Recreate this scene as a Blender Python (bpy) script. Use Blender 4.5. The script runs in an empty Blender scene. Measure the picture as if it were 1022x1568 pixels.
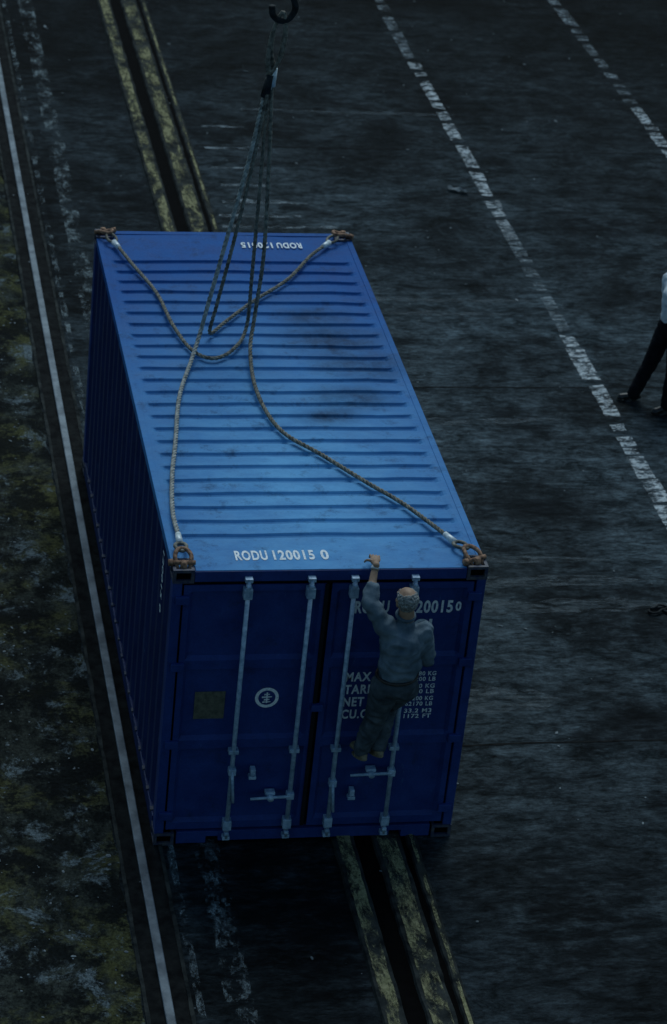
import bpy, bmesh, math, random
from mathutils import Vector, Matrix, noise
from mathutils.geometry import intersect_point_line
random.seed(7)
S=bpy.context.scene; COL=S.collection
R=math.radians

# ------------------------------------------------------------ render look
S.view_settings.view_transform='Standard'; S.view_settings.look='None'
S.view_settings.exposure=0; S.view_settings.gamma=1

# ------------------------------------------------------------ materials
class NT:
    def __init__(s,name):
        s.m=bpy.data.materials.new(name); s.m.use_nodes=True; s.t=s.m.node_tree
        s.b=s.t.nodes['Principled BSDF']; s.o=s.t.nodes['Material Output']
        s.tc=s.t.nodes.new('ShaderNodeTexCoord').outputs['Object']
    def n(s,k,**kw):
        x=s.t.nodes.new(k)
        for a,v in kw.items(): setattr(x,a,v)
        return x
    def l(s,a,b): s.t.links.new(a,b)
    def noise(s,scale,detail=6,rough=.6,stretch=None,off=(0,0,0),rot=(0,0,0),dist=0):
        mp=s.n('ShaderNodeMapping'); s.l(s.tc,mp.inputs[0])
        mp.inputs['Location'].default_value=off; mp.inputs['Rotation'].default_value=rot
        if stretch: mp.inputs['Scale'].default_value=stretch
        x=s.n('ShaderNodeTexNoise'); s.l(mp.outputs[0],x.inputs['Vector'])
        x.inputs['Scale'].default_value=scale; x.inputs['Detail'].default_value=detail
        x.inputs['Roughness'].default_value=rough; x.inputs['Distortion'].default_value=dist
        return x.outputs['Fac']
    def ramp(s,f,a,b,ca=(0,0,0,1),cb=(1,1,1,1)):
        r=s.n('ShaderNodeValToRGB'); s.l(f,r.inputs[0])
        r.color_ramp.elements[0].position=a; r.color_ramp.elements[1].position=b
        r.color_ramp.elements[0].color=ca; r.color_ramp.elements[1].color=cb
        return r.outputs[0]
    def g(s,f,a,b,va=0,vb=1): return s.ramp(f,a,b,(va,va,va,1),(vb,vb,vb,1))
    def mix(s,f,a,b,mode='MIX'):
        x=s.n('ShaderNodeMixRGB',blend_type=mode)
        for i,v in ((0,f),(1,a),(2,b)):
            if isinstance(v,(int,float)): x.inputs[i].default_value=v
            elif isinstance(v,tuple): x.inputs[i].default_value=(*v,1) if len(v)==3 else v
            else: s.l(v,x.inputs[i])
        return x.outputs[0]
    def math(s,op,a,b=None,clamp=False):
        x=s.n('ShaderNodeMath',operation=op); x.use_clamp=clamp
        for i,v in ((0,a),(1,b)):
            if v is None: continue
            if isinstance(v,(int,float)): x.inputs[i].default_value=v
            else: s.l(v,x.inputs[i])
        return x.outputs[0]
    def bump(s,h,st=.3,dist=.01,prev=None):
        x=s.n('ShaderNodeBump'); x.inputs['Strength'].default_value=st; x.inputs['Distance'].default_value=dist
        s.l(h,x.inputs['Height'])
        if prev: s.l(prev,x.inputs['Normal'])
        s.l(x.outputs[0],s.b.inputs['Normal']); return x.outputs[0]
    def base(s,c):
        if isinstance(c,tuple): s.b.inputs['Base Color'].default_value=(*c,1)
        else: s.l(c,s.b.inputs['Base Color'])
    def rough(s,r):
        if isinstance(r,(int,float)): s.b.inputs['Roughness'].default_value=r
        else: s.l(r,s.b.inputs['Roughness'])
    def blob(s,cx,cy,rx,ry,edge=.5):
        """soft-edged mask on world XY around a point: 1 inside, 0 outside"""
        mp=s.n('ShaderNodeMapping'); mp.vector_type='TEXTURE'; s.l(s.tc,mp.inputs[0])
        mp.inputs['Location'].default_value=(cx,cy,0); mp.inputs['Scale'].default_value=(rx,ry,1000)
        g=s.n('ShaderNodeVectorMath',operation='LENGTH'); s.l(mp.outputs[0],g.inputs[0])
        mr=s.n('ShaderNodeMapRange'); s.l(g.outputs['Value'],mr.inputs[0])
        mr.inputs[1].default_value=1-edge; mr.inputs[2].default_value=1+edge
        mr.inputs[3].default_value=1; mr.inputs[4].default_value=0
        return mr.outputs[0]

def simple(name,c1,c2,scale=20,rough=.6,metal=0,bump=.2,bd=.004,spec=.4,detail=6):
    n=NT(name); f=n.noise(scale,detail)
    n.base(n.ramp(f,.35,.65,(*c1,1),(*c2,1))); n.rough(rough)
    n.b.inputs['Metallic'].default_value=metal; n.b.inputs['Specular IOR Level'].default_value=spec
    if bump: n.bump(f,bump,bd)
    return n.m

def make_asphalt():
    n=NT('asphalt')
    streak=n.noise(2.3,11,.80,stretch=(1.0,2.3,1),rot=(0,0,R(4)),dist=.6)
    fine=n.noise(12,7,.82,stretch=(.7,1.7,1),rot=(0,0,R(-3)))
    big=n.noise(.55,6,.68,off=(3,1,0),dist=.5)
    grain=n.noise(120,3,.7)
    c=n.ramp(streak,.40,.60,(.0050,.0085,.0105,1),(.040,.056,.066,1))
    c=n.mix(.95,c,n.g(fine,.36,.64,.2,1.9),'MULTIPLY')
    c=n.mix(1.,c,n.g(big,.40,.60,.40,1.5),'MULTIPLY')
    sp=n.noise(4.2,10,.86,stretch=(.7,2.0,1),off=(8,2,0),dist=.3)
    c=n.mix(n.g(sp,.555,.68,0,.8),c,(.085,.112,.128))
    sp2=n.noise(24,5,.85,off=(2,2,0))
    c=n.mix(n.g(sp2,.62,.73,0,.75),c,(.125,.155,.17))
    oil=n.noise(1.1,8,.75,stretch=(.6,1.4,1),off=(-4,7,0))
    c=n.mix(n.g(oil,.54,.66,0,.88),c,(.0028,.0042,.0055))
    on=n.noise(4,7,.75,stretch=(.6,1.6,1),off=(1,5,0))
    for cx,cy,rx,ry in ((3.9,11.1,.55,.45),(6.9,11.9,1.1,.30),(7.4,9.8,.9,.3),(3.1,8.2,.4,1.2),(1.0,12.3,.45,.9),(4.6,5.2,.6,.3),(2.9,5.6,.4,1.9),(4.9,1.4,.6,.3),(3.2,-1.2,.8,1.1),(1.0,-1.0,.8,1.6)):
        c=n.mix(n.math('MULTIPLY',n.blob(cx,cy,rx,ry,.6),n.g(on,.36,.56,0,.85)),c,(.003,.0042,.0055))
    # vignette painted into the ground colour: lighter beside the load, darker outward
    ar=n.math('ADD',n.math('MULTIPLY',n.blob(4.3,6.6,4.2,7.6,.8),1.05),.22)
    c=n.mix(1.,c,ar,'MULTIPLY')
    n.base(c); n.rough(.92)
    n.b.inputs['Specular IOR Level'].default_value=.08
    b=n.bump(streak,.5,.03); b=n.bump(fine,.7,.02,b); n.bump(grain,.4,.006,b)
    return n.m
def make_apron():
    n=NT('worn_concrete')
    a=n.noise(2.0,9,.80,stretch=(1.6,.8,1)); b=n.noise(2.2,11,.84,off=(5,5,0),dist=.5); f=n.noise(34,5,.8)
    c=n.ramp(a,.42,.62,(.006,.0085,.008,1),(.038,.046,.040,1))
    yl=n.noise(.9,7,.72,off=(13,6,0),dist=.4)
    c=n.mix(n.g(yl,.49,.58,0,.75),c,(.062,.066,.026))
    c=n.mix(n.g(b,.535,.585,0,.95),c,(.090,.120,.135))
    dk=n.noise(1.4,10,.8,off=(1,9,0))
    c=n.mix(n.g(dk,.48,.54,0,.93),c,(.0045,.006,.0065))
    c=n.mix(.9,c,n.g(f,.34,.66,.3,1.7),'MULTIPLY')
    n.base(c); n.rough(.95); n.b.inputs['Specular IOR Level'].default_value=.06
    n.bump(b,.8,.03); return n.m
def worn(name,col,col2,scale,lo,hi,stretch=(1,1,1),off=(0,0,0),maxa=1):
    """paint that has partly worn away and lets the ground show"""
    n=NT(name)
    f=n.noise(scale,9,.84,stretch=stretch,off=off,dist=.3); g=n.noise(22,6,.85)
    n.base(n.ramp(g,.36,.64,(*col,1),(*col2,1))); n.rough(.9); n.b.inputs['Specular IOR Level'].default_value=.08
    n.l(n.g(f,lo,hi,0,maxa),n.b.inputs['Alpha'])
    return n.m
def make_blue(name,dark=False,k=1):
    n=NT(name)
    f=n.noise(3.5,8,.7); fi=n.noise(60,5,.7)
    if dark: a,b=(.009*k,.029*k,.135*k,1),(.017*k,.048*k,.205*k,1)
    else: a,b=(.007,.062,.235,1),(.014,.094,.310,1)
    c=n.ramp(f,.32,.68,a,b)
    c=n.mix(.4,c,n.g(fi,.3,.7,.65,1.35),'MULTIPLY')
    if not dark:
        # soft highlight painted into the roof colour, broken up by noise
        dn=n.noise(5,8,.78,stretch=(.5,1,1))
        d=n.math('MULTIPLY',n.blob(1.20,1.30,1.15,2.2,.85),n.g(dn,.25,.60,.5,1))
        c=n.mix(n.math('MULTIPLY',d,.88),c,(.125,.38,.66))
        fw=n.noise(4,7,.75,off=(2,2,2))
        for cx,cy,rx,ry in ((1.88,3.85,.38,.24),(1.80,4.30,.26,.14),(2.05,3.35,.34,.22),(1.85,2.75,.30,.18),(1.60,2.42,.22,.12)):
            w=n.math('MULTIPLY',n.blob(cx,cy,rx,ry,.65),n.g(fw,.22,.60))
            c=n.mix(n.math('MULTIPLY',w,.85),c,(.006,.024,.062))
    sc=n.noise(9,8,.8,stretch=(3,.4,.6),off=(4,4,4))
    c=n.mix(n.g(sc,.62,.70,0,.6),c,(.09,.20,.36))
    gr=n.noise(5,8,.78,off=(9,1,3))
    c=n.mix(n.g(gr,.54,.69,0,.6),c,(.008,.022,.060))
    n.base(c); n.rough(n.g(f,.3,.7,.42,.60) if dark else n.g(f,.3,.7,.55,.72))
    n.b.inputs['Specular IOR Level'].default_value=.28 if dark else .10
    w=n.noise(3,3,.5); b=n.bump(w,.35,.03); n.bump(fi,.15,.002,b)
    return n.m

M={}
M['asphalt']=make_asphalt(); M['apron']=make_apron()
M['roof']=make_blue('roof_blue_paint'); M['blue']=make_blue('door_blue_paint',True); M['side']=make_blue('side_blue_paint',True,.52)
M['gasket']=simple('rubber_gasket',(.003,.004,.007),(.008,.010,.016),30,.8,spec=.2)
M['hole']=simple('painted_cavity_shade',(.0015,.0015,.0015),(.003,.003,.003),10,.95,bump=0,spec=.05)  # near-black colour puts recess shade into holes and groove
M['steel']=simple('galvanised_bar',(.16,.26,.38),(.38,.52,.66),18,.45,.1,.2)
M['white']=simple('white_lettering',(.48,.55,.60),(.80,.85,.86),50,.7,0,.1)
M['plate']=simple('data_plate',(.06,.07,.055),(.14,.14,.105),25,.6,.2)
M['rust']=simple('rusty_shackle',(.06,.032,.022),(.36,.21,.13),30,.75,.15,.5,.006)
M['castg']=simple('corner_casting_paint',(.010,.022,.07),(.085,.085,.095),18,.6,.1,.3,.004)
M['rope']=simple('wire_rope',(.050,.050,.042),(.25,.24,.20),24,.7,.1,.4,.003,.3)
M['rope2']=simple('light_rope',(.13,.14,.13),(.44,.45,.42),24,.7,.1,.4,.003,.3)
M['ferr']=simple('pressed_ferrule',(.40,.47,.50),(.70,.76,.78),25,.45,.2,.2)
M['rail']=simple('polished_rail',(.040,.058,.076),(.13,.165,.195),6,.5,.3,.15,spec=.3)
M['darkst']=simple('oily_steel',(.006,.008,.009),(.026,.031,.034),18,.7,.2,.4,spec=.2)
M['dirt']=simple('rail_grime',(.0025,.003,.0036),(.012,.014,.014),8,.95,0,.8,.02,.1)
M['kerb']=simple('track_concrete',(.006,.0085,.0095),(.036,.042,.040),7,.95,0,.8,.015,.1)
M['yellow']=worn('worn_yellow_paint',(.10,.105,.050),(.30,.285,.165),3.4,.46,.57,(1.6,.6,1))
M['pale']=worn('worn_pale_paint',(.08,.11,.125),(.20,.245,.255),4.5,.50,.62,(1.2,.7,1),(3,3,0))
M['line']=worn('worn_white_line',(.20,.25,.28),(.60,.66,.68),6.5,.46,.56,(1.0,2.1,1),(1,4,0))
M['line2']=worn('faded_dimmed_white_line',(.15,.20,.23),(.36,.42,.45),6,.46,.62,(.8,2.0,1),(7,1,0),.8)  # faded paint; also carries the painted-in vignette on far lines
M['scuff']=worn('scuffed_paint',(.08,.105,.12),(.19,.23,.25),5,.45,.66,(.7,2.6,1),(2,8,0),.7)
M['shirt']=simple('blue_grey_shirt',(.060,.092,.120),(.135,.182,.220),7,.9,0,.6,.02,.06)
M['trous']=simple('grey_trousers',(.032,.045,.056),(.078,.100,.118),9,.95,0,.6,.02,.06)
M['trous2']=simple('black_trousers',(.005,.006,.008),(.011,.012,.016),9,.95,0,.3,.01,.1)
M['wshirt']=simple('white_shirt',(.50,.57,.63),(.68,.73,.77),9,.9,0,.4,.01,.1)
M['skin']=simple('skin',(.22,.135,.09),(.35,.23,.155),14,.6,0,.1,.002,.3)
M['hair']=simple('grey_hair',(.09,.10,.10),(.34,.36,.355),70,.85,0,1,.01,.1)
M['dhair']=simple('dark_hair',(.01,.009,.008),(.03,.026,.022),60,.7,0,.8,.006,.2)
M['shoe']=simple('brown_leather',(.10,.085,.05),(.24,.20,.125),25,.7,0,.2)
M['bshoe']=simple('black_leather',(.008,.008,.009),(.02,.02,.02),25,.4,0,.2)
M['belt']=simple('belt',(.012,.010,.008),(.03,.025,.02),25,.5)
M['watch']=simple('watch_metal',(.45,.47,.48),(.6,.62,.63),25,.3,.6,0)
M['litter']=simple('litter',(.03,.04,.045),(.26,.30,.32),3,.95,0,0,spec=.1)

# ------------------------------------------------------------ helpers
def empty(name,loc=(0,0,0)):
    o=bpy.data.objects.new(name,None); COL.objects.link(o); o.empty_display_size=.2; return o
def obj(name,me,parent=None,mats=None,smooth=False):
    if mats:
        for m in (mats if isinstance(mats,(list,tuple)) else [mats]): me.materials.append(m)
    o=bpy.data.objects.new(name,me); COL.objects.link(o)
    if parent: o.parent=parent
    if smooth:
        for p in me.polygons: p.use_smooth=True
    return o
def pyd(name,v,f,mat,parent=None,smooth=False):
    me=bpy.data.meshes.new(name); me.from_pydata(v,[],f); me.update()
    return obj(name,me,parent,mat,smooth)
def bbox(bm,x0,x1,y0,y1,z0,z1):
    mt=Matrix.Translation(((x0+x1)/2,(y0+y1)/2,(z0+z1)/2))@Matrix.Diagonal((x1-x0,y1-y0,z1-z0,1))
    return bmesh.ops.create_cube(bm,size=1,matrix=mt)
def boxes(name,L,mat,parent=None,bevel=.004):
    bm=bmesh.new()
    for b in L: bbox(bm,*b)
    if bevel: bmesh.ops.bevel(bm,geom=bm.edges[:],offset=bevel,segments=2,profile=.6,affect='EDGES')
    me=bpy.data.meshes.new(name); bm.to_mesh(me); bm.free()
    return obj(name,me,parent,mat)
def axm(a,b):
    a,b=Vector(a),Vector(b); d=b-a
    return Matrix.Translation((a+b)/2)@d.to_track_quat('Z','Y').to_matrix().to_4x4(), d.length
def cyl(bm,a,b,r,r2=None,seg=16):
    m,l=axm(a,b); return bmesh.ops.create_cone(bm,cap_ends=True,segments=seg,radius1=r,radius2=r if r2 is None else r2,depth=l,matrix=m)
def tube_mesh(bm,pts,r,seg=8,closed=False):
    pts=[Vector(p) for p in pts]; n=len(pts); rings=[]; up=None
    for i,p in enumerate(pts):
        if closed: t=(pts[(i+1)%n]-pts[i-1]).normalized()
        else: t=(pts[min(i+1,n-1)]-pts[max(i-1,0)]).normalized()
        if up is None:
            up=t.orthogonal().normalized()
        up=(up-t*up.dot(t)).normalized(); s=t.cross(up)
        rings.append([bm.verts.new(p+(up*math.cos(2*math.pi*k/seg)+s*math.sin(2*math.pi*k/seg))*r) for k in range(seg)])
    for i in range(n if closed else n-1):
        A,B=rings[i],rings[(i+1)%n]
        for k in range(seg): bm.faces.new((A[k],A[(k+1)%seg],B[(k+1)%seg],B[k]))
    if not closed: bm.faces.new(rings[0][::-1]); bm.faces.new(rings[-1])
def bmobj(name,bm,mat,parent=None,smooth=True):
    bmesh.ops.recalc_face_normals(bm,faces=bm.faces[:])
    me=bpy.data.meshes.new(name); bm.to_mesh(me); bm.free(); return obj(name,me,parent,mat,smooth)
def catmull(P,step=.02):
    P=[Vector(p) for p in P]; P=[P[0]*2-P[1]]+P+[P[-1]*2-P[-2]]; out=[]
    for i in range(1,len(P)-2):
        a,b,c,d=P[i-1:i+3]; n=max(2,int((c-b).length/step))
        for k in range(n):
            t=k/n; out.append(.5*((2*b)+(c-a)*t+(2*a-5*b+4*c-d)*t*t+(3*b-a-3*c+d)*t**3))
    out.append(P[-2]); return out
def resample(pts,step):
    out=[pts[0]]; acc=0
    for i in range(1,len(pts)):
        a,b=pts[i-1],pts[i]; L=(b-a).length
        while acc+L>=step:
            t=(step-acc)/L; a=a.lerp(b,t); out.append(a); L=(b-a).length; acc=0
            if L<1e-9: break
        acc+=L
    out.append(pts[-1]); return out
def twisted(bm,path,rad,pitch=.13,strands=3):
    pts=resample(catmull(path),.014); up=None; fr=[]
    for i,p in enumerate(pts):
        t=(pts[min(i+1,len(pts)-1)]-pts[max(i-1,0)]).normalized()
        if up is None: up=t.orthogonal().normalized()
        up=(up-t*up.dot(t)).normalized(); fr.append((p,up.copy(),t.cross(up)))
    for s in range(strands):
        q=[]
        for i,(p,u,v) in enumerate(fr):
            a=2*math.pi*(i*.014/pitch+s/strands); q.append(p+(u*math.cos(a)+v*math.sin(a))*rad*.52)
        tube_mesh(bm,q,rad*.56,6)

# ------------------------------------------------------------ ground and quay
pyd('ground',[(-400,-400,0),(400,-400,0),(400,400,0),(-400,400,0)],[(0,1,2,3)],M['asphalt'])
def sheet(bm,x0,x1,y0,y1,z,dx=0):
    v=[bm.verts.new(p) for p in ((x0+dx*y0,y0,z),(x1+dx*y0,y0,z),(x1+dx*y1,y1,z),(x0+dx*y1,y1,z))]
    bm.faces.new(v)
def ragged(bm,x0,x1,y0,y1,z,amp,step,seed,dx=0):
    """long ribbon with uneven, chipped edges"""
    n=int((y1-y0)/step); prev=None
    for i in range(n+1):
        y=y0+(y1-y0)*i/n
        e0=amp*noise.noise((seed,y*3.1,0))+amp*.6*noise.noise((seed,y*11,4)); e1=amp*noise.noise((seed+9,y*3.3,0))+amp*.6*noise.noise((seed+9,y*12,4))
        a=bm.verts.new((x0+e0+dx*y,y,z)); b=bm.verts.new((x1+e1+dx*y,y,z))
        if prev: bm.faces.new((prev[0],prev[1],b,a))
        prev=(a,b)
bm=bmesh.new(); ragged(bm,-6,-.30,-12,30,.004,.03,.08,1); bmobj('concrete_pavement',bm,M['apron'],None,False)

# crane rail set in the quay
cr=empty('crane_rail')
boxes('rail_head',[(-.150,-.078,-12+i*6,-5.992+i*6-.003,.006,.035) for i in range(7)],M['rail'],cr,.008)
bm=bmesh.new(); ragged(bm,-.292,-.262,-12,30,.016,.008,.05,3); ragged(bm,.04,.07,-12,30,.014,.008,.05,5); bmobj('rail_edge',bm,M['kerb'],cr,False)
bm=bmesh.new(); ragged(bm,-.262,.04,-12,30,.008,.01,.1,8); bmobj('flangeway_grime',bm,M['dirt'],cr,False)

tr=empty('rail_track')
def kerb(bm,x0,x1,h,seed):
    """low cast kerb with broken arrises and an uneven top"""
    n=420; prev=None
    for i in range(n+1):
        y=-12+42*i/n
        e=[.012*noise.noise((seed+k,y*4,k))+.008*noise.noise((seed+k,y*17,k)) for k in range(4)]
        zz=h+.004*noise.noise((seed,y*2,9))
        r=[bm.verts.new(p) for p in ((x0+e[0],y,.001),(x0+.012+e[0],y,zz),(x1-.012+e[1],y,zz),(x1+e[1],y,.001))]
        if prev:
            for k in range(3): bm.faces.new((prev[k],prev[k+1],r[k+1],r[k]))
        prev=r
bm=bmesh.new(); kerb(bm,1.45,1.64,.03,1); kerb(bm,1.78,2.02,.03,20); kerb(bm,2.06,2.15,.024,40); bmobj('track_kerb',bm,M['kerb'],tr,False)
bm=bmesh.new(); sheet(bm,1.62,1.80,-12,30,.004); sheet(bm,2.00,2.08,-12,30,.004); bmobj('track_groove_shade',bm,M['hole'],tr,False)  # flat near-black sheet; the groove's shade is in its colour
bm=bmesh.new(); ragged(bm,1.485,1.60,-12,30,.038,.012,.06,31); ragged(bm,1.82,1.975,-12,30,.038,.012,.06,33); ragged(bm,2.09,2.12,-12,30,.032,.008,.06,35)
bmobj('track_paint',bm,M['yellow'],tr,False)
bm=bmesh.new(); ragged(bm,.33,.53,-12,30,.004,.03,.08,11); ragged(bm,.10,.16,-12,30,.004,.02,.08,12)
bmobj('faded_kerb_paint',bm,M['pale'],None,False)

# painted lane lines: worn, broken paint
def lane(name,xc,dx,y0,y1,w,mat,seed,gap=(.03,.20)):
    rn=random.Random(seed); bm=bmesh.new(); y=y0
    while y<y1:
        L=rn.choice((rn.uniform(.08,.25),rn.uniform(.2,.5),rn.uniform(.5,.95)))
        x=xc+rn.uniform(-.014,.014); ww=w*rn.uniform(.80,1.1)
        n=max(2,int(L/.03)); prev=None; sk=rn.uniform(-.03,.03)
        for i in range(n+1):
            yy=y+L*i/n; q=.012*noise.noise((seed,yy*9,0))+.012*noise.noise((seed,yy*31,0)); q2=.012*noise.noise((seed+5,yy*9,0))+.012*noise.noise((seed+5,yy*31,0))
            a=bm.verts.new((x-ww/2+dx*yy+q,yy-sk,.004)); b=bm.verts.new((x+ww/2+dx*yy+q2,yy+sk,.004))
            if prev: bm.faces.new((prev[0],prev[1],b,a))
            prev=(a,b)
        y+=L+rn.uniform(*gap)
    return bmobj(name,bm,mat,None,False)
lane('lane_line',5.83,-.0112,-12,8.9,.19,M['line'],3)
lane('lane_line',5.83,-.0112,9.1,11.4,.15,M['line2'],5)
lane('lane_line',5.83,-.0112,11.5,17.2,.18,M['line'],8)
lane('lane_line',5.83,-.0112,17.4,30,.16,M['line2'],9)  # dimmer colour imitates a vignette on this far stretch
lane('lane_line',8.85,-.027,-6,15.6,.18,M['line'],12)
lane('lane_line',8.85,-.027,15.7,30,.17,M['line2'],14)  # far end darkened in its colour, as a vignette would
bm=bmesh.new()
for i,(y,x0,x1,h) in enumerate(((12.05,2.2,3.2,.12),(12.45,2.3,3.35,.14),(12.95,2.35,2.9,.12),(13.5,2.3,2.8,.11),(14.1,2.3,3.0,.11),(14.8,2.35,2.9,.10),(11.75,2.2,3.6,.10))):
    n=16; prev=None
    for k in range(n+1):
        x=x0+(x1-x0)*k/n; a=bm.verts.new((x,y+.02*noise.noise((x*6,y,1)),.004)); b=bm.verts.new((x,y+h*(.6+.5*noise.noise((x*5,y,7))),.004))
        if prev: bm.faces.new((prev[0],a,b,prev[1]))
        prev=(a,b)
bmobj('faded_marking',bm,M['line2'],None,False)
bm=bmesh.new()
for y,x0,x1,h in ((9.50,3.3,5.2,.14),(9.85,3.2,5.7,.12),(3.40,2.7,5.4,.30),(3.85,2.6,5.3,.24),(4.25,2.8,5.0,.14),(1.9,2.7,3.9,.5),(7.0,3.2,5.2,.16),(15.4,2.6,6.0,.12)):
    n=40; prev=None
    for k in range(n+1):
        x=x0+(x1-x0)*k/n; tp=min(1,5*min(k,n-k)/n); hh=h*tp*(.7+.6*noise.noise((x*3,y,7)))+.004; yy=y+.05*noise.noise((x*1.1,y,1))
        a=bm.verts.new((x,yy-hh/2,.004)); b=bm.verts.new((x,yy+hh/2,.004))
        if prev: bm.faces.new((prev[0],a,b,prev[1]))
        prev=(a,b)
bmobj('tyre_scuffs',bm,M['scuff'],None,False)
bm=bmesh.new()
def joint(y,x0,x1):
    n=int((x1-x0)/.08); prev=None
    for i in range(n+1):
        x=x0+(x1-x0)*i/n; w=.010+.008*noise.noise((x*5,y,1)); yy=y+.02*noise.noise((x*1.3,y,3))
        a=bm.verts.new((x,yy-w,.003)); b=bm.verts.new((x,yy+w,.003))
        if prev: bm.faces.new((prev[0],a,b,prev[1]))
        prev=(a,b)
for y in (-5.2,1.25,7.75,14.2,20.7): joint(y,2.17,12)
bmobj('pavement_joint',bm,M['dirt'],None,False)
# small litter and chips
bm=bmesh.new(); rn=random.Random(21)
for i in range(800):
    x=rn.uniform(-1.6,9.5); y=rn.uniform(-3,20)
    if i%2==0: x=rn.uniform(-1.5,-.35); y=rn.uniform(-2.5,12)
    if -.3<x<2.6 and -.4<y<6.3: continue
    r=rn.choice((.005,.007,.009,.013))
    if i%70==7: r=.026
    m=Matrix.Translation((x,y,.008))@Matrix.Rotation(rn.uniform(0,6),4,'Z')@Matrix.Diagonal((r*rn.uniform(.7,2),r*rn.uniform(.5,1.2),r*.35,1))
    bmesh.ops.create_icosphere(bm,subdivisions=1,radius=1,matrix=m)
bmobj('litter',bm,M['litter'],None,False)
bm=bmesh.new()
P=[(5.16+.07*math.cos(a)*(1+.5*math.sin(2.3*a)),3.30+.05*math.sin(a*1.1)*(1+.4*math.cos(1.7*a)),.015+.0025*a) for a in [k*.35 for k in range(26)]]
tube_mesh(bm,P,.012,6); tube_mesh(bm,[(5.2,3.3,.02),(5.27,3.22,.015),(5.34,3.27,.012)],.016,6)
bmobj('rope_scrap',bm,M['darkst'])
bm=bmesh.new(); vs={}
for i in range(7):
    for j in range(4): vs[i,j]=bm.verts.new((5.20+i*.038,12.90+j*.034-.018*i,.012+.04*noise.noise((i*.9,j*.9,2))+.025))
for i in range(6):
    for j in range(3): bm.faces.new((vs[i,j],vs[i+1,j],vs[i+1,j+1],vs[i,j+1]))
bmobj('crumpled_paper',bm,M['litter'],None,False)

# ------------------------------------------------------------ shipping container
W,L,H=2.438,6.058,2.59
C=empty('shipping_container')
xs=[.045,.085,.11,.135,.16,.4,.6,.9,1.22,1.5,1.83,2.05,W-.16,W-.135,W-.11,W-.085,W-.045]
per=.212; y_first=.52; ncor=24
ys=[.03,.10,.2,.3,.38]
for i in range(ncor):
    yc=y_first+i*per
    for d in (-.046,-.040,-.026,-.014,.014,.026,.040,.046): ys.append(yc+d)
ys+=[5.62,5.75,5.9,L-.03]
ys=sorted(set(y for y in ys if y<L))
def groove(y):
    if y<y_first-.06 or y>y_first+(ncor-1)*per+.06: return 0
    u=(y-y_first)/per; u=abs(u-round(u))*per
    t=min(1,max(0,(.044-u)/.026)); return t*t*(3-2*t)
def side(x):
    d=min(x,W-x); t=min(1,max(0,(d-.09)/.06)); return t*t*(3-2*t)
rz=2.572
v=[];f=[]
for y in ys:
    for x in xs:
        camber=.006*math.sin(math.pi*x/W)
        dent=.011*noise.noise((x*2.2,y*1.6,0))-.004
        v.append((x,y,rz+camber+dent*side(x)-.026*groove(y)*side(x)))
nx=len(xs)
for j in range(len(ys)-1):
    for i in range(nx-1):
        a=j*nx+i; f.append((a,a+1,a+1+nx,a+nx))
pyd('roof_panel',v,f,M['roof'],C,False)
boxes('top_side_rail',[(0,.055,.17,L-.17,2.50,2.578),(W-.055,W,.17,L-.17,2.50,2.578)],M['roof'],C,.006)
boxes('door_header',[(.165,W-.165,.004,.07,2.485,2.577)],M['blue'],C,.006)
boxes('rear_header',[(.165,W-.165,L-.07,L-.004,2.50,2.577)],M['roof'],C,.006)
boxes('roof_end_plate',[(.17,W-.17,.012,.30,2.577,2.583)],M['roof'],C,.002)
boxes('corner_post',[(.003,.075,.004,.12,.118,2.475),(W-.075,W-.003,.004,.12,.118,2.475),(.003,.10,L-.12,L-.004,.118,2.475),(W-.10,W-.003,L-.12,L-.004,.118,2.475)],M['blue'],C,.006)
boxes('bottom_rail',[(.004,.06,.18,L-.18,.02,.165),(W-.06,W-.004,.18,L-.18,.02,.165)],M['side'],C,.005)
boxes('door_sill',[(.18,.42,.006,.12,.012,.125),(.42,.52,.006,.12,.075,.125),(.52,1.92,.006,.12,.03,.125),(1.92,2.02,.006,.12,.075,.125),(2.02,W-.18,.006,.12,.012,.125),(.18,W-.18,L-.12,L-.006,.012,.15)],M['blue'],C,.004)
boxes('underfloor',[(.07,W-.07,.13,L-.13,.10,.16)],M['gasket'],C,0)
boxes('side_tab',[(-.004,.05,.25+i*.275,.30+i*.275,.152,.176) for i in range(20)],M['castg'],C,.003)
def casting(x0,x1,y0,y1,z0,z1):
    bm=bmesh.new(); bbox(bm,x0,x1,y0,y1,z0,z1)
    bmesh.ops.inset_individual(bm,faces=bm.faces[:],thickness=.034,depth=0)
    bm.faces.ensure_lookup_table(); core=bm.faces[:6]
    bmesh.ops.inset_individual(bm,faces=core,thickness=.002,depth=-.025)
    bm.faces.ensure_lookup_table()
    for fc in bm.faces[:6]: fc.material_index=1
    me=bpy.data.meshes.new('corner_casting'); bm.to_mesh(me); bm.free(); obj('corner_casting',me,C,[M['castg'],M['hole']])
for x0,x1 in((0,.162),(W-.162,W)):
    for y0,y1 in((0,.178),(L-.178,L)):
        casting(x0,x1,y0,y1,0,.118); casting(x0,x1,y0,y1,2.476,2.592)
def corr(name,n,plane,a0,a1,z0,z1,sgn):
    v=[];f=[];per=(a1-a0)/n;st=[]
    for i in range(n):
        st+=[(a0+per*(i+q),d) for q,d in((.0,0),(.28,0),(.5,.036),(.78,.036))]
    st.append((a1,0))
    for a,d in st:
        for z in(z0,z1): v.append((plane[1]+sgn*d,a,z) if plane[0]=='x' else (a,plane[1]+sgn*d,z))
    for i in range(len(st)-1): b=2*i; f.append((b,b+2,b+3,b+1))
    pyd(name,v,f,M['side'],C)
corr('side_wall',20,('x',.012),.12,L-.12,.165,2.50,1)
corr('side_wall',20,('x',W-.012),.12,L-.12,.165,2.50,-1)
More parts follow.
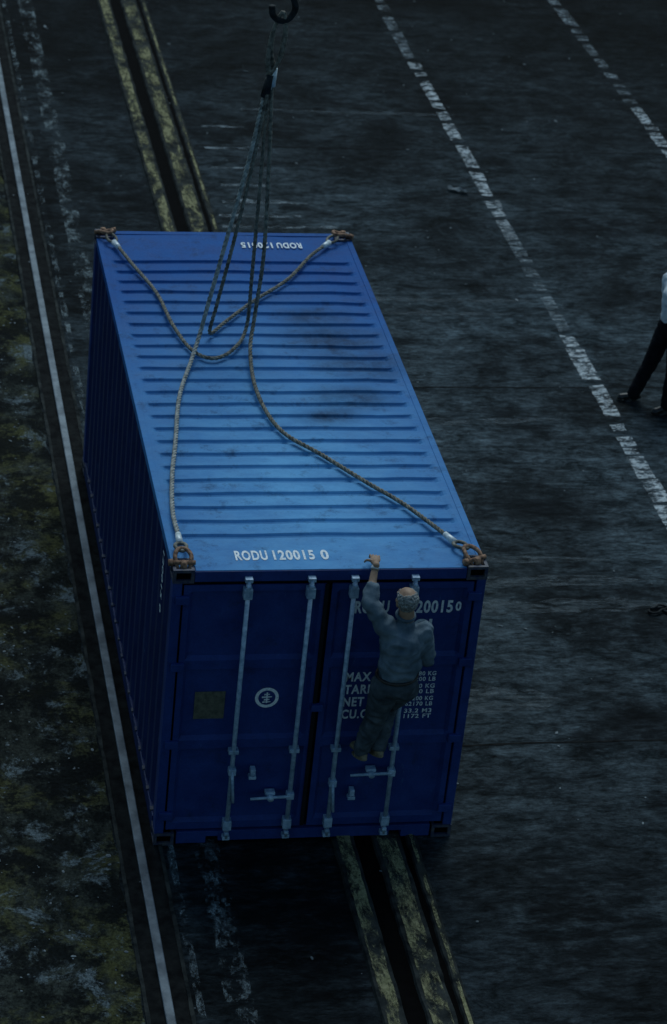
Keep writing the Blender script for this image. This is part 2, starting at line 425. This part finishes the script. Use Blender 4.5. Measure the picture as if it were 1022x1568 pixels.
corr('end_wall',8,('y',L-.012),.10,W-.10,.15,2.50,-1)
boxes('door_seal',[(.075,W-.075,.060,.075,.125,2.485)],M['gasket'],C,0)
def door(x0,x1):
    z0,z1=.150,2.450; b=.045; s=.028
    pans=[(.215,.935),(1.015,1.685),(1.765,2.395)]
    Z=[(z0,0)]
    for a,c in pans: Z+=[(a,0),(a+s,1),(c-s*.6,1),(c,0)]
    Z.append((z1,0))
    X=[(x0,0),(x0+b,0),(x0+b+s,1),(x1-b-s,1),(x1-b,0),(x1,0)]
    v=[];f=[];yf,dp=.014,.034
    for z,dz in Z:
        for x,dx in X: v.append((x,yf+dp*dx*dz,z))
    n=len(X)
    for j in range(len(Z)-1):
        for i in range(n-1): a=j*n+i; f.append((a,a+1,a+n+1,a+n))
    o=pyd('door',v,f,M['blue'],C)
    m=o.modifiers.new('s','SOLIDIFY'); m.thickness=.012; m.offset=-1
    return o
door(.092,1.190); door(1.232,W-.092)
boxes('door_hinge',[(x0,x1,-.022,.012,z-.035,z+.035) for z in(.30,.99,1.72,2.33) for x0,x1 in((.03,.135),(W-.135,W-.03))],M['blue'],C,.006)
boxes('door_overlap_strip',[(1.176,1.206,-.001,.0135,.16,2.45)],M['gasket'],C,.003)
bars=(.575,1.06,1.395,1.865)
bm=bmesh.new()
for x in bars: cyl(bm,(x,-.035,.085),(x,-.035,2.515),.0185)
bmobj('locking_bar',bm,M['steel'],C)
B=[]
for x in bars:
    for z in(2.40,.215): B+=[(x-.034,x+.034,-.056,.012,z-.045,z+.045)]
    for z in(.93,): B+=[(x-.040,x+.040,-.052,.012,z-.018,z+.018)]
    B+=[(x-.030,x+.030,-.050,.004,2.500,2.535),(x-.030,x+.030,-.050,.006,.070,.105)]
    B+=[(x-.018,x+.018,-.064,-.012,2.45,2.475),(x-.018,x+.018,-.064,-.012,.125,.15)]
boxes('cam_keeper',B,M['steel'],C,.006)
bm=bmesh.new()
cyl(bm,(1.06,-.062,.50),(.74,-.062,.485),.013,.011); cyl(bm,(.90,-.085,.492),(.90,-.02,.492),.026)
cyl(bm,(1.865,-.062,.70),(1.53,-.062,.69),.013,.011); cyl(bm,(1.70,-.085,.695),(1.70,-.02,.695),.026)
cyl(bm,(.575,-.058,.76),(.60,-.070,.46),.013,.011); cyl(bm,(1.395,-.058,.62),(1.42,-.070,.34),.013,.011)
bmobj('lock_handle',bm,M['steel'],C)
boxes('handle_catch',[(.715,.775,-.045,.012,.66,.69),(.725,.765,-.05,.012,.70,.76),(1.03,1.09,-.07,-.01,.47,.53),(1.835,1.895,-.07,-.01,.67,.73),
  (.545,.605,-.07,-.01,.72,.78),(1.365,1.425,-.07,-.01,.58,.64),(1.545,1.585,-.05,.012,.47,.53),(1.535,1.595,-.045,.012,.43,.46),(.86,.94,-.045,.013,.50,.53),(1.66,1.74,-.045,.013,.70,.73)],M['steel'],C,.006)
boxes('door_catch',[(1.16,1.255,-.03,.012,1.29,1.35)],M['blue'],C,.006)
boxes('data_plate',[(.245,.485,.040,.0455,1.20,1.455)],M['plate'],C,.002)
def text(body,w,h,mat4,name,bold=.012):
    """stencil-like lettering; stroke weight comes from thickening each letter outline"""
    cu=bpy.data.curves.new(name,'FONT'); cu.body=body; cu.size=1; cu.offset=bold; cu.space_character=1.15
    o=bpy.data.objects.new(name,cu); COL.objects.link(o); bpy.context.view_layer.update()
    me=bpy.data.meshes.new_from_object(o.evaluated_get(bpy.context.evaluated_depsgraph_get()))
    bpy.data.objects.remove(o)
    xs=[v.co.x for v in me.vertices]; ysx=[v.co.y for v in me.vertices]
    a,b,c,d=min(xs),max(xs),min(ysx),max(ysx)
    for v in me.vertices: v.co=mat4@Vector(((v.co.x-a)/(b-a)*w,(v.co.y-c)/(d-c)*h,0))
    me.materials.clear(); obj(name,me,C,M['white'])
def tmat(o,ux,uy):
    ux,uy=Vector(ux),Vector(uy); uz=ux.cross(uy)
    return Matrix(((ux.x,uy.x,uz.x,o[0]),(ux.y,uy.y,uz.y,o[1]),(ux.z,uy.z,uz.z,o[2]),(0,0,0,1)))
FR=lambda x,y,z: tmat((x,y,z),(1,0,0),(0,0,1))
pz=.0445
BO=.034
RO=lambda x,y,z: tmat((x,y,z),(1,0,0),(0,1,0)); RV=lambda x,y,z: tmat((x,y,z),(-1,0,0),(0,-1,0))
text('RODU',.25,.14,RO(.495,.145,2.5865),'roof_lettering',BO)
text('120015',.32,.14,RO(.790,.145,2.5865),'roof_lettering',BO)
text('0',.06,.14,RO(1.160,.145,2.5865),'roof_lettering',BO)
text('RODU',.24,.12,RV(1.93,5.82,2.584),'roof_lettering',BO)
text('120015',.30,.12,RV(1.65,5.82,2.584),'roof_lettering',BO)
text('RODU',.27,.115,FR(1.435,pz,2.155),'door_lettering',BO)
text('120015',.335,.115,FR(1.875,pz,2.150),'door_lettering',BO)
text('0',.046,.085,FR(2.232,pz,2.165),'door_lettering',BO)
text('22 GI',.36,.11,FR(1.70,pz,1.985),'door_lettering',BO)
for i,t in enumerate(('MAX.GR','TARE','NET','CU.CAP')):
    text(t,(.36,.23,.17,.32)[i],.088,FR(1.425,pz,1.52-i*.118),'door_lettering',BO)
sm=(('30480 KG','67200 LB'),('2280 KG','5030 LB'),('28200 KG','62170 LB'),('33.2 M3','1172 FT'))
for i,(a,b) in enumerate(sm):
    text(a,.22,.040,FR(1.93,pz,1.564-i*.118),'door_lettering',.02)
    text(b,.22,.040,FR(1.93,pz,1.512-i*.118),'door_lettering',.02)
text('120015 0',.55,.075,tmat((.008,.62,2.40),(0,0,-1),(0,-1,0)),'side_lettering',BO)
bm=bmesh.new()
def ring(cx,cz,r0,r1,y,n=40):
    A=[bm.verts.new((cx+r0*math.cos(2*math.pi*k/n),y,cz+r0*math.sin(2*math.pi*k/n))) for k in range(n)]
    B=[bm.verts.new((cx+r1*math.cos(2*math.pi*k/n),y,cz+r1*math.sin(2*math.pi*k/n))) for k in range(n)]
    for k in range(n): bm.faces.new((A[k],A[(k+1)%n],B[(k+1)%n],B[k]))
ring(.815,1.385,.068,.094,pz)
for sx in(-1,1):
    for zz,w,h in((.030,.016,.012),(.006,.034,.012),(-.018,.016,.012),(-.040,.026,.010)):
        q=[(.815+sx*.006,zz-h/2),(.815+sx*(.006+w),zz-h/2+.004*sx),(.815+sx*(.006+w),zz+h/2),(.815+sx*.006,zz+h/2)]
        bm.faces.new([bm.verts.new((x,pz,1.385+a)) for x,a in q])
q=[(-.006,-.05),(.006,-.05),(.006,.05),(-.006,.05)]; bm.faces.new([bm.verts.new((.815+x,pz-.001,1.385+a)) for x,a in q])
bmobj('round_emblem',bm,M['white'],C,False)

# ------------------------------------------------------------ lifting slings, hook
RZ=2.592
def shackle(par,corner,out):
    c=Vector(corner); d=Vector(out).normalized(); s=Vector((0,0,1)).cross(d).normalized()
    bm=bmesh.new()
    P=[c-d*.03+s*.045+Vector((0,0,-.05)),c+s*.055+Vector((0,0,.0)),c+d*.05+s*.062+Vector((0,0,.035)),c+d*.11+s*.04+Vector((0,0,.05)),c+d*.135+Vector((0,0,.052)),c+d*.11-s*.04+Vector((0,0,.05)),c+d*.05-s*.062+Vector((0,0,.035)),c-s*.055,c-d*.03-s*.045+Vector((0,0,-.05))]
    tube_mesh(bm,catmull(P,.012),.017,10)
    cyl(bm,c-s*.09+Vector((0,0,.008)),c+s*.09+Vector((0,0,.008)),.018); cyl(bm,c+s*.085+Vector((0,0,.008)),c+s*.115+Vector((0,0,.008)),.03,seg=6)
    cyl(bm,c-d*.02+Vector((0,0,-.06)),c-d*.02+Vector((0,0,.03)),.032,.024)
    bmobj('shackle',bm,M['rust'],par)
    return c+d*.125+Vector((0,0,.05)),d,s
def sling(corner,path,ferr,rad,mat,top):
    par=empty('lifting_sling')
    tgt=Vector(path[0]); d0=tgt-Vector(corner); d0.z=0
    p,d,s=shackle(par,corner,d0)
    bm=bmesh.new(); e=[]
    for k in range(28):
        a=2*math.pi*k/28; w=.042*math.sin(a)*(1-.25*math.cos(a)); e.append(p+d*(.065-.075*math.cos(a))+s*w+Vector((0,0,-.02+.012*math.cos(a))))
    tube_mesh(bm,e,rad*.8,8,True); bmobj('thimble_eye',bm,M['rope'],par)
    q=p+d*.14; q.z=RZ+.022
    bm=bmesh.new(); q2=q+d*.13; q2.z=RZ+.03
    cyl(bm,q,q2,.030,.023,12); bmobj('ferrule',bm,M['ferr'],par)
    bm=bmesh.new(); pts=[q2+d*.005]+[Vector(x) for x in path]
    twisted(bm,pts,rad); bmobj('rope',bm,mat,par)
    a=Vector(path[-1]); b=a+(Vector(top)-a).normalized()*.16
    bm=bmesh.new(); cyl(bm,a,b,.032,.028,12); bmobj('top_ferrule',bm,M['ferr' if ferr else 'darkst'],par)
    bm=bmesh.new(); t=Vector(top); ax=(t-b); sx=ax.cross(Vector((0.3,1,0))).normalized()
    loop=[b,b+ax*.3+sx*.045,b+ax*.7+sx*.05,t+sx*.02,t+ax*.05,t-sx*.02,b+ax*.7-sx*.05,b+ax*.3-sx*.045,b+Vector((.001,0,0))]
    twisted(bm,loop,rad*.85,.10); bmobj('top_eye',bm,M['rope'],par)
T=(1.18,3.80,5.58)
z=RZ+.02
sling((.075,L-.085,RZ+.01),[(.27,5.25,z),(.42,4.67,z),(.49,4.03,z),(.60,3.55,z),(.77,3.40,z),(.97,3.57,z+.01),(1.12,3.89,z+.06),(1.13,3.90,3.2),(1.125,3.86,4.1),(1.115,3.82,4.93)],True,.017,M['rope'],T)
sling((W-.085,L-.085,RZ+.01),[(1.95,5.45,z),(1.66,4.96,z),(1.26,4.49,z),(.96,4.09,z),(.79,3.84,z+.02),(.83,3.84,2.9),(.93,3.83,3.5),(1.04,3.80,4.3),(1.10,3.79,4.90)],False,.017,M['rope'],T)
sling((.085,.085,RZ+.01),[(.095,.85,z),(.16,1.4,z),(.25,1.92,z),(.38,2.70,z),(.56,3.33,z+.01),(.66,3.60,z+.12),(.72,3.68,2.95),(.86,3.75,3.6),(1.0,3.79,4.3),(1.085,3.81,4.86)],False,.019,M['rope2'],T)
sling((W-.085,.085,RZ+.01),[(1.95,.92,z),(1.71,1.27,z),(1.42,1.72,z),(1.15,2.13,z),(1.05,2.76,z+.01),(1.09,3.45,z+.04),(1.16,3.76,2.85),(1.20,3.81,3.4),(1.18,3.82,4.2),(1.145,3.83,4.95)],True,.018,M['rope'],T)
hk=empty('crane_hook')
bm=bmesh.new()
hp=[(1.18,3.80,5.95),(1.18,3.80,5.82),(1.25,3.80,5.74),(1.28,3.80,5.64),(1.23,3.80,5.55),(1.16,3.80,5.535),(1.10,3.80,5.58),(1.085,3.80,5.66)]
tube_mesh(bm,catmull(hp,.02),.028,12); cyl(bm,(1.18,3.80,5.9),(1.18,3.80,6.05),.05)
bmobj('hook',bm,M['darkst'],hk)
boxes('hook_block',[(1.06,1.30,3.70,3.90,6.05,6.45)],M['darkst'],hk,.03)
bm=bmesh.new()
for dx in(-.07,.07): twisted(bm,[(1.18+dx,3.8,6.4),(1.18+dx,3.8,9),(1.18+dx,3.8,14)],.014)
bmobj('hoist_rope',bm,M['rope'],hk)

# ------------------------------------------------------------ people
def sph(bm,c,r,rot=None,seg=16):
    if isinstance(r,(int,float)): r=(r,r,r)
    m=Matrix.Translation(c)@(rot.to_4x4() if rot else Matrix())@Matrix.Diagonal((*r,1))
    bmesh.ops.create_uvsphere(bm,u_segments=seg,v_segments=seg//2+2,radius=1,matrix=m)
def limb(bm,a,b,ra,rb):
    sph(bm,a,ra); sph(bm,b,rb); cyl(bm,a,b,ra,rb,18)
def remesh(bm,vox,smooth=2):
    me=bpy.data.meshes.new('t'); bm.to_mesh(me); bm.free()
    o=bpy.data.objects.new('t',me); COL.objects.link(o)
    m=o.modifiers.new('r','REMESH'); m.mode='VOXEL'; m.voxel_size=vox
    m=o.modifiers.new('s','SMOOTH'); m.iterations=smooth; m.factor=.5
    bpy.context.view_layer.update()
    r=bpy.data.meshes.new_from_object(o.evaluated_get(bpy.context.evaluated_depsgraph_get()))
    bpy.data.objects.remove(o)
    for p in r.polygons: p.use_smooth=True
    return r
def segd(p,a,b,ra,rb):
    q,t=intersect_point_line(p,a,b); t=min(1,max(0,t)); return (p-a.lerp(b,t)).length-(ra+(rb-ra)*t)
def cloth(p):
    """fold field: sharp creases between soft pillows"""
    q=Vector((p.x*9,p.y*9,p.z*13)); w=Vector((noise.noise(q*.5),noise.noise(q*.5+Vector((7,0,0))),0))
    r=1-abs(noise.noise(q*.8+w*1.5))*2.2
    return .55*r+.45*noise.noise(q*1.7)
def body(name,J,bones,blobs,mats,parent,vox=.010,disp=.010,skin=2):
    bm=bmesh.new()
    for a,b,ra,rb,mi in bones: limb(bm,J[a],J[b],ra,rb)
    for c,r,rot,mi in blobs: sph(bm,c,r,rot)
    me=remesh(bm,vox,3)
    for m in mats: me.materials.append(m)
    isk={}
    for p in me.polygons:
        c=p.center; best=1e9; bi=0
        for a,b,ra,rb,mi in bones:
            d=segd(c,J[a],J[b],ra,rb)
            if d<best: best,bi=d,mi
        p.material_index=bi
        if bi==skin:
            for k in p.vertices: isk[k]=1
    nr=[v.normal.copy() for v in me.vertices]
    for v,n in zip(me.vertices,nr):
        if v.index not in isk: v.co=v.co+n*disp*(cloth(v.co)+.15)
        else: v.co=v.co-n*.002
    return obj(name,me,parent,None,True)
def frame(fwd,up):
    f=Vector(fwd).normalized(); u=Vector(up); u=(u-f*u.dot(f)).normalized(); s=f.cross(u)
    return Matrix((s,f,u)).transposed()
def hairzone(q,bald):
    if q.y>.055: return False
    if q.z<-.055 or abs(q.x)>.083: return False
    if q.z<.05 and q.y>.02: return False
    if bald and q.z>.058 and (q.x**2+(q.y-.002)**2)**.5<.062+.008*noise.noise(q*60): return False
    if q.z<0 and q.y>-.02: return False
    return True
def head(parent,c,fwd,up,hairmat,bald):
    Fm=frame(fwd,up); c=Vector(c); g=lambda x,y,z: c+Fm@Vector((x,y,z))
    bm=bmesh.new()
    sph(bm,g(0,-.012,.025),(.076,.094,.088),Fm,20); sph(bm,g(0,.022,-.045),(.058,.066,.070),Fm,20)
    sph(bm,g(0,.058,-.092),(.024,.022,.020),Fm)
    limb(bm,g(0,.084,.018),g(0,.108,-.022),.010,.014)
    for s in(-1,1):
        sph(bm,g(s*.079,-.006,-.008),(.010,.020,.032),Fm)
        sph(bm,g(s*.033,.072,.034),(.022,.012,.008),Fm)
        sph(bm,g(s*.045,.050,-.022),(.022,.022,.020),Fm)
    sph(bm,g(0,.083,-.056),(.024,.010,.006),Fm); sph(bm,g(0,.082,-.068),(.022,.010,.007),Fm)
    limb(bm,g(0,-.015,-.05),g(0,-.035,-.15),.056,.060)
    me=remesh(bm,.006,2)
    for m in(M['skin'],hairmat): me.materials.append(m)
    Fi=Fm.transposed()
    for v in me.vertices:
        q=Fi@(v.co-c)
        if hairzone(q,bald): v.co=v.co+(v.co-c).normalized()*(.007+.009*noise.noise(v.co*70))
    for p in me.polygons:
        p.material_index=1 if hairzone(Fi@(p.center-c),bald) else 0
    obj('head',me,parent,None,True)
    bm=bmesh.new()
    for s in(-1,1): sph(bm,g(s*.032,.072,.014),.011)
    bmobj('eyes',bm,M['white'],parent); bm=bmesh.new()
    for s in(-1,1): sph(bm,g(s*.032,.0805,.014),.0045)
    bmobj('irises',bm,M['bshoe'],parent)
def hand(parent,w,fwd,palm,side,curl=(35,45,30),name='hand'):
    f=Vector(fwd).normalized(); n=Vector(palm); n=(n-f*n.dot(f)).normalized(); s=f.cross(n)*side
    w=Vector(w); bm=bmesh.new()
    Rm=Matrix((s,f,n)).transposed()
    limb(bm,w-f*.03,w+f*.012,.026,.024)
    sph(bm,w+f*.050,(.040,.050,.016),Rm); sph(bm,w+f*.072,(.041,.026,.014),Rm); sph(bm,w+f*.03+s*.022+n*.008,(.018,.03,.015),Rm)
    for k,(o,l) in enumerate(((.031,.074),(.010,.084),(-.011,.078),(-.031,.060))):
        p=w+f*.088+s*o; d=(f+s*o*2).normalized(); a=0
        for j,(q,r) in enumerate(((.45,.0088),(.31,.0080),(.24,.0072))):
            a+=R(curl[j]+k*3); dd=d*math.cos(a)+n*math.sin(a); p2=p+dd*l*q; limb(bm,p,p2,r,r*.93); p=p2
    p=w+f*.028+s*.034
    for q,r,aa in((.038,.0115,0),(.032,.0098,.35),(.026,.0085,.7)):
        dd=(f*.75+s*.65*(1-aa)+n*(.35+aa)).normalized(); p2=p+dd*q; limb(bm,p,p2,r,r*.93); p=p2
    me=remesh(bm,.0035,2); me.materials.append(M['skin']); obj(name,me,parent,None,True)
def shoe(parent,ankle,toe,mat,name='shoe'):
    a=Vector(ankle); t=Vector(toe); f=(t-a).normalized(); up=Vector((0,0,1)); up=(up-f*up.dot(f)).normalized(); s=f.cross(up)
    Rm=Matrix((s,f,up)).transposed(); bm=bmesh.new()
    limb(bm,a+up*.03,a-up*.035-f*.02,.044,.040); limb(bm,a-up*.03-f*.03,t-up*.0,.038,.033)
    sph(bm,a-up*.045+f*.02,(.042,.10,.03),Rm); sph(bm,t-f*.01-up*.004,(.043,.055,.027),Rm)
    sph(bm,a-up*.063+f*.05,(.046,.135,.012),Rm)
    me=remesh(bm,.006,2); me.materials.append(mat); obj(name,me,parent,None,True)

def V(*a): return Vector(a)
m1=empty('climbing_man')
J=dict(pel=V(1.715,-.375,1.80),waist=V(1.720,-.39,1.93),chest=V(1.735,-.37,2.14),neck=V(1.745,-.33,2.33),nk2=V(1.745,-.32,2.40),
 ls=V(1.590,-.335,2.285),le=V(1.475,-.260,2.440),lc=V(1.488,-.185,2.535),lw=V(1.535,-.045,2.665),
 rs=V(1.885,-.345,2.235),re=V(1.950,-.335,1.985),rc=V(1.935,-.24,1.955),rw=V(1.880,-.12,1.93),
 lh=V(1.645,-.37,1.755),lk=V(1.625,-.245,1.385),la=V(1.560,-.20,1.055),
 rh=V(1.785,-.365,1.755),rk=V(1.745,-.135,1.44),ra=V(1.690,-.205,1.09))
body('figure',J,[('pel','waist',.138,.135,1),('waist','chest',.142,.148,0),('chest','neck',.135,.060,0),('neck','nk2',.056,.052,2),
 ('chest','ls',.11,.078,0),('ls','le',.074,.056,0),('le','lc',.055,.050,0),('lc','lw',.036,.027,2),
 ('chest','rs',.11,.078,0),('rs','re',.074,.058,0),('re','rc',.057,.052,0),('rc','rw',.046,.036,0),
 ('pel','lh',.128,.115,1),('lh','lk',.110,.078,1),('lk','la',.076,.060,1),
 ('pel','rh',.128,.115,1),('rh','rk',.108,.078,1),('rk','ra',.074,.058,1)],
 [(V(1.738,-.365,2.14),(.180,.12,.16),None,None),(V(1.728,-.39,1.97),(.165,.135,.10),None,None),(V(1.715,-.40,1.80),(.162,.13,.12),None,None)],
 [M['shirt'],M['trous'],M['skin']],m1,.009,.020)
head(m1,(1.735,-.325,2.505),(-.25,.95,.12),(-.05,-.12,1),M['hair'],True)
bm=bmesh.new(); P=[V(1.742,-.325,2.375)+V(.066*math.cos(t),.068*math.sin(t),.012*math.sin(t)) for t in [2*math.pi*k/30 for k in range(30)]]; tube_mesh(bm,P,.016,6,True); bmobj('collar',bm,M['shirt'],m1)
hand(m1,(1.535,-.045,2.668),(.10,1,.02),(0,0,-1),1,(12,38,30),'left_hand')
hand(m1,(1.880,-.115,1.93),(-.15,1,.15),(-1,-.2,0),-1,(45,60,45),'right_hand')
bm=bmesh.new(); a=J['lw'].lerp(J['lc'],.14); b=J['lw'].lerp(J['lc'],.28); cyl(bm,a,b,.032,.033,20); bmobj('wristwatch',bm,M['watch'],m1)
bm=bmesh.new(); p0=V(1.716,-.385,1.880); P=[p0+V(.156*math.cos(t),.150*math.sin(t),.01*math.cos(t)) for t in [2*math.pi*k/40 for k in range(40)]]; tube_mesh(bm,P,.012,6,True); bmobj('belt',bm,M['belt'],m1)
shoe(m1,(1.560,-.195,1.03),(1.535,-.055,.985),M['shoe']); shoe(m1,(1.685,-.20,1.06),(1.655,-.055,1.01),M['shoe'])

m2=empty('standing_man')
J=dict(pel=V(6.33,7.34,.96),waist=V(6.32,7.34,1.08),chest=V(6.31,7.34,1.30),neck=V(6.31,7.34,1.47),nk2=V(6.30,7.34,1.54),
 ls=V(6.27,7.52,1.42),le=V(6.33,7.60,1.16),lw=V(6.45,7.50,.98),rs=V(6.32,7.16,1.42),re=V(6.40,7.06,1.15),rw=V(6.47,7.10,.92),
 lc=V(6.30,7.57,1.26),rc=V(6.37,7.09,1.24),
 lh=V(6.31,7.42,.93),lk=V(6.20,7.44,.50),la=V(6.07,7.46,.09),rh=V(6.36,7.25,.93),rk=V(6.38,7.20,.50),ra=V(6.36,7.18,.09))
body('figure',J,[('pel','waist',.13,.12,1),('waist','chest',.13,.14,0),('chest','neck',.13,.06,0),('neck','nk2',.056,.05,2),
 ('chest','ls',.10,.072,0),('ls','lc',.070,.064,0),('lc','le',.045,.040,2),('le','lw',.040,.028,2),('chest','rs',.10,.072,0),('rs','rc',.070,.064,0),('rc','re',.045,.040,2),('re','rw',.040,.028,2),
 ('pel','lh',.12,.105,1),('lh','lk',.105,.080,1),('lk','la',.078,.066,1),('pel','rh',.12,.105,1),('rh','rk',.105,.080,1),('rk','ra',.078,.066,1)],
 [(V(6.31,7.34,1.34),(.12,.185,.13),None,None)],[M['wshirt'],M['trous2'],M['skin']],m2,.012,.012)
head(m2,(6.28,7.33,1.66),(-1,-.3,0),(0,0,1),M['dhair'],False)
hand(m2,(6.45,7.50,.98),(.2,-.3,-1),(-.3,-1,.2),1,(20,25,20),'left_hand'); hand(m2,(6.47,7.10,.92),(.2,0,-1),(.2,1,0),-1,(20,25,20),'right_hand')
shoe(m2,(6.07,7.46,.085),(5.93,7.47,.045),M['bshoe']); shoe(m2,(6.36,7.18,.085),(6.22,7.14,.045),M['bshoe'])

# ------------------------------------------------------------ light
AZ,EL=R(14),R(55)
w=bpy.data.worlds.new('World'); S.world=w; w.use_nodes=True; nt=w.node_tree
bg=nt.nodes['Background']; sky=nt.nodes.new('ShaderNodeTexSky'); sky.sky_type='NISHITA'; sky.sun_disc=False
sky.sun_elevation=EL; sky.sun_rotation=AZ; sky.air_density=1.3; sky.dust_density=1.5; sky.ozone_density=1.0
tint=nt.nodes.new('ShaderNodeMixRGB'); tint.blend_type='MULTIPLY'; tint.inputs[0].default_value=1; tint.inputs[2].default_value=(.72,1.0,1.08,1)
nt.links.new(sky.outputs[0],tint.inputs[1]); nt.links.new(tint.outputs[0],bg.inputs[0]); bg.inputs[1].default_value=.064
sd=bpy.data.lights.new('sun','SUN'); sd.energy=1.4; sd.angle=R(35); sd.color=(.88,.98,1.0)
so=bpy.data.objects.new('sun',sd); COL.objects.link(so)
d=Vector((math.sin(AZ)*math.cos(EL),math.cos(AZ)*math.cos(EL),math.sin(EL))); so.rotation_euler=d.to_track_quat('Z','Y').to_euler(); so.location=d*40

# ------------------------------------------------------------ camera
cd=bpy.data.cameras.new('camera'); cam=bpy.data.objects.new('camera',cd); COL.objects.link(cam)
cd.sensor_fit='VERTICAL'; cd.sensor_height=36; cd.lens=36*4096.26/1568; cd.clip_end=2000
cd.dof.use_dof=True; cd.dof.focus_distance=20.4; cd.dof.aperture_fstop=2.4
cam.location=(-2.7606,-16.8553,13.1796); cam.rotation_euler=(1.0406,-.0939,-.1744)
S.camera=cam
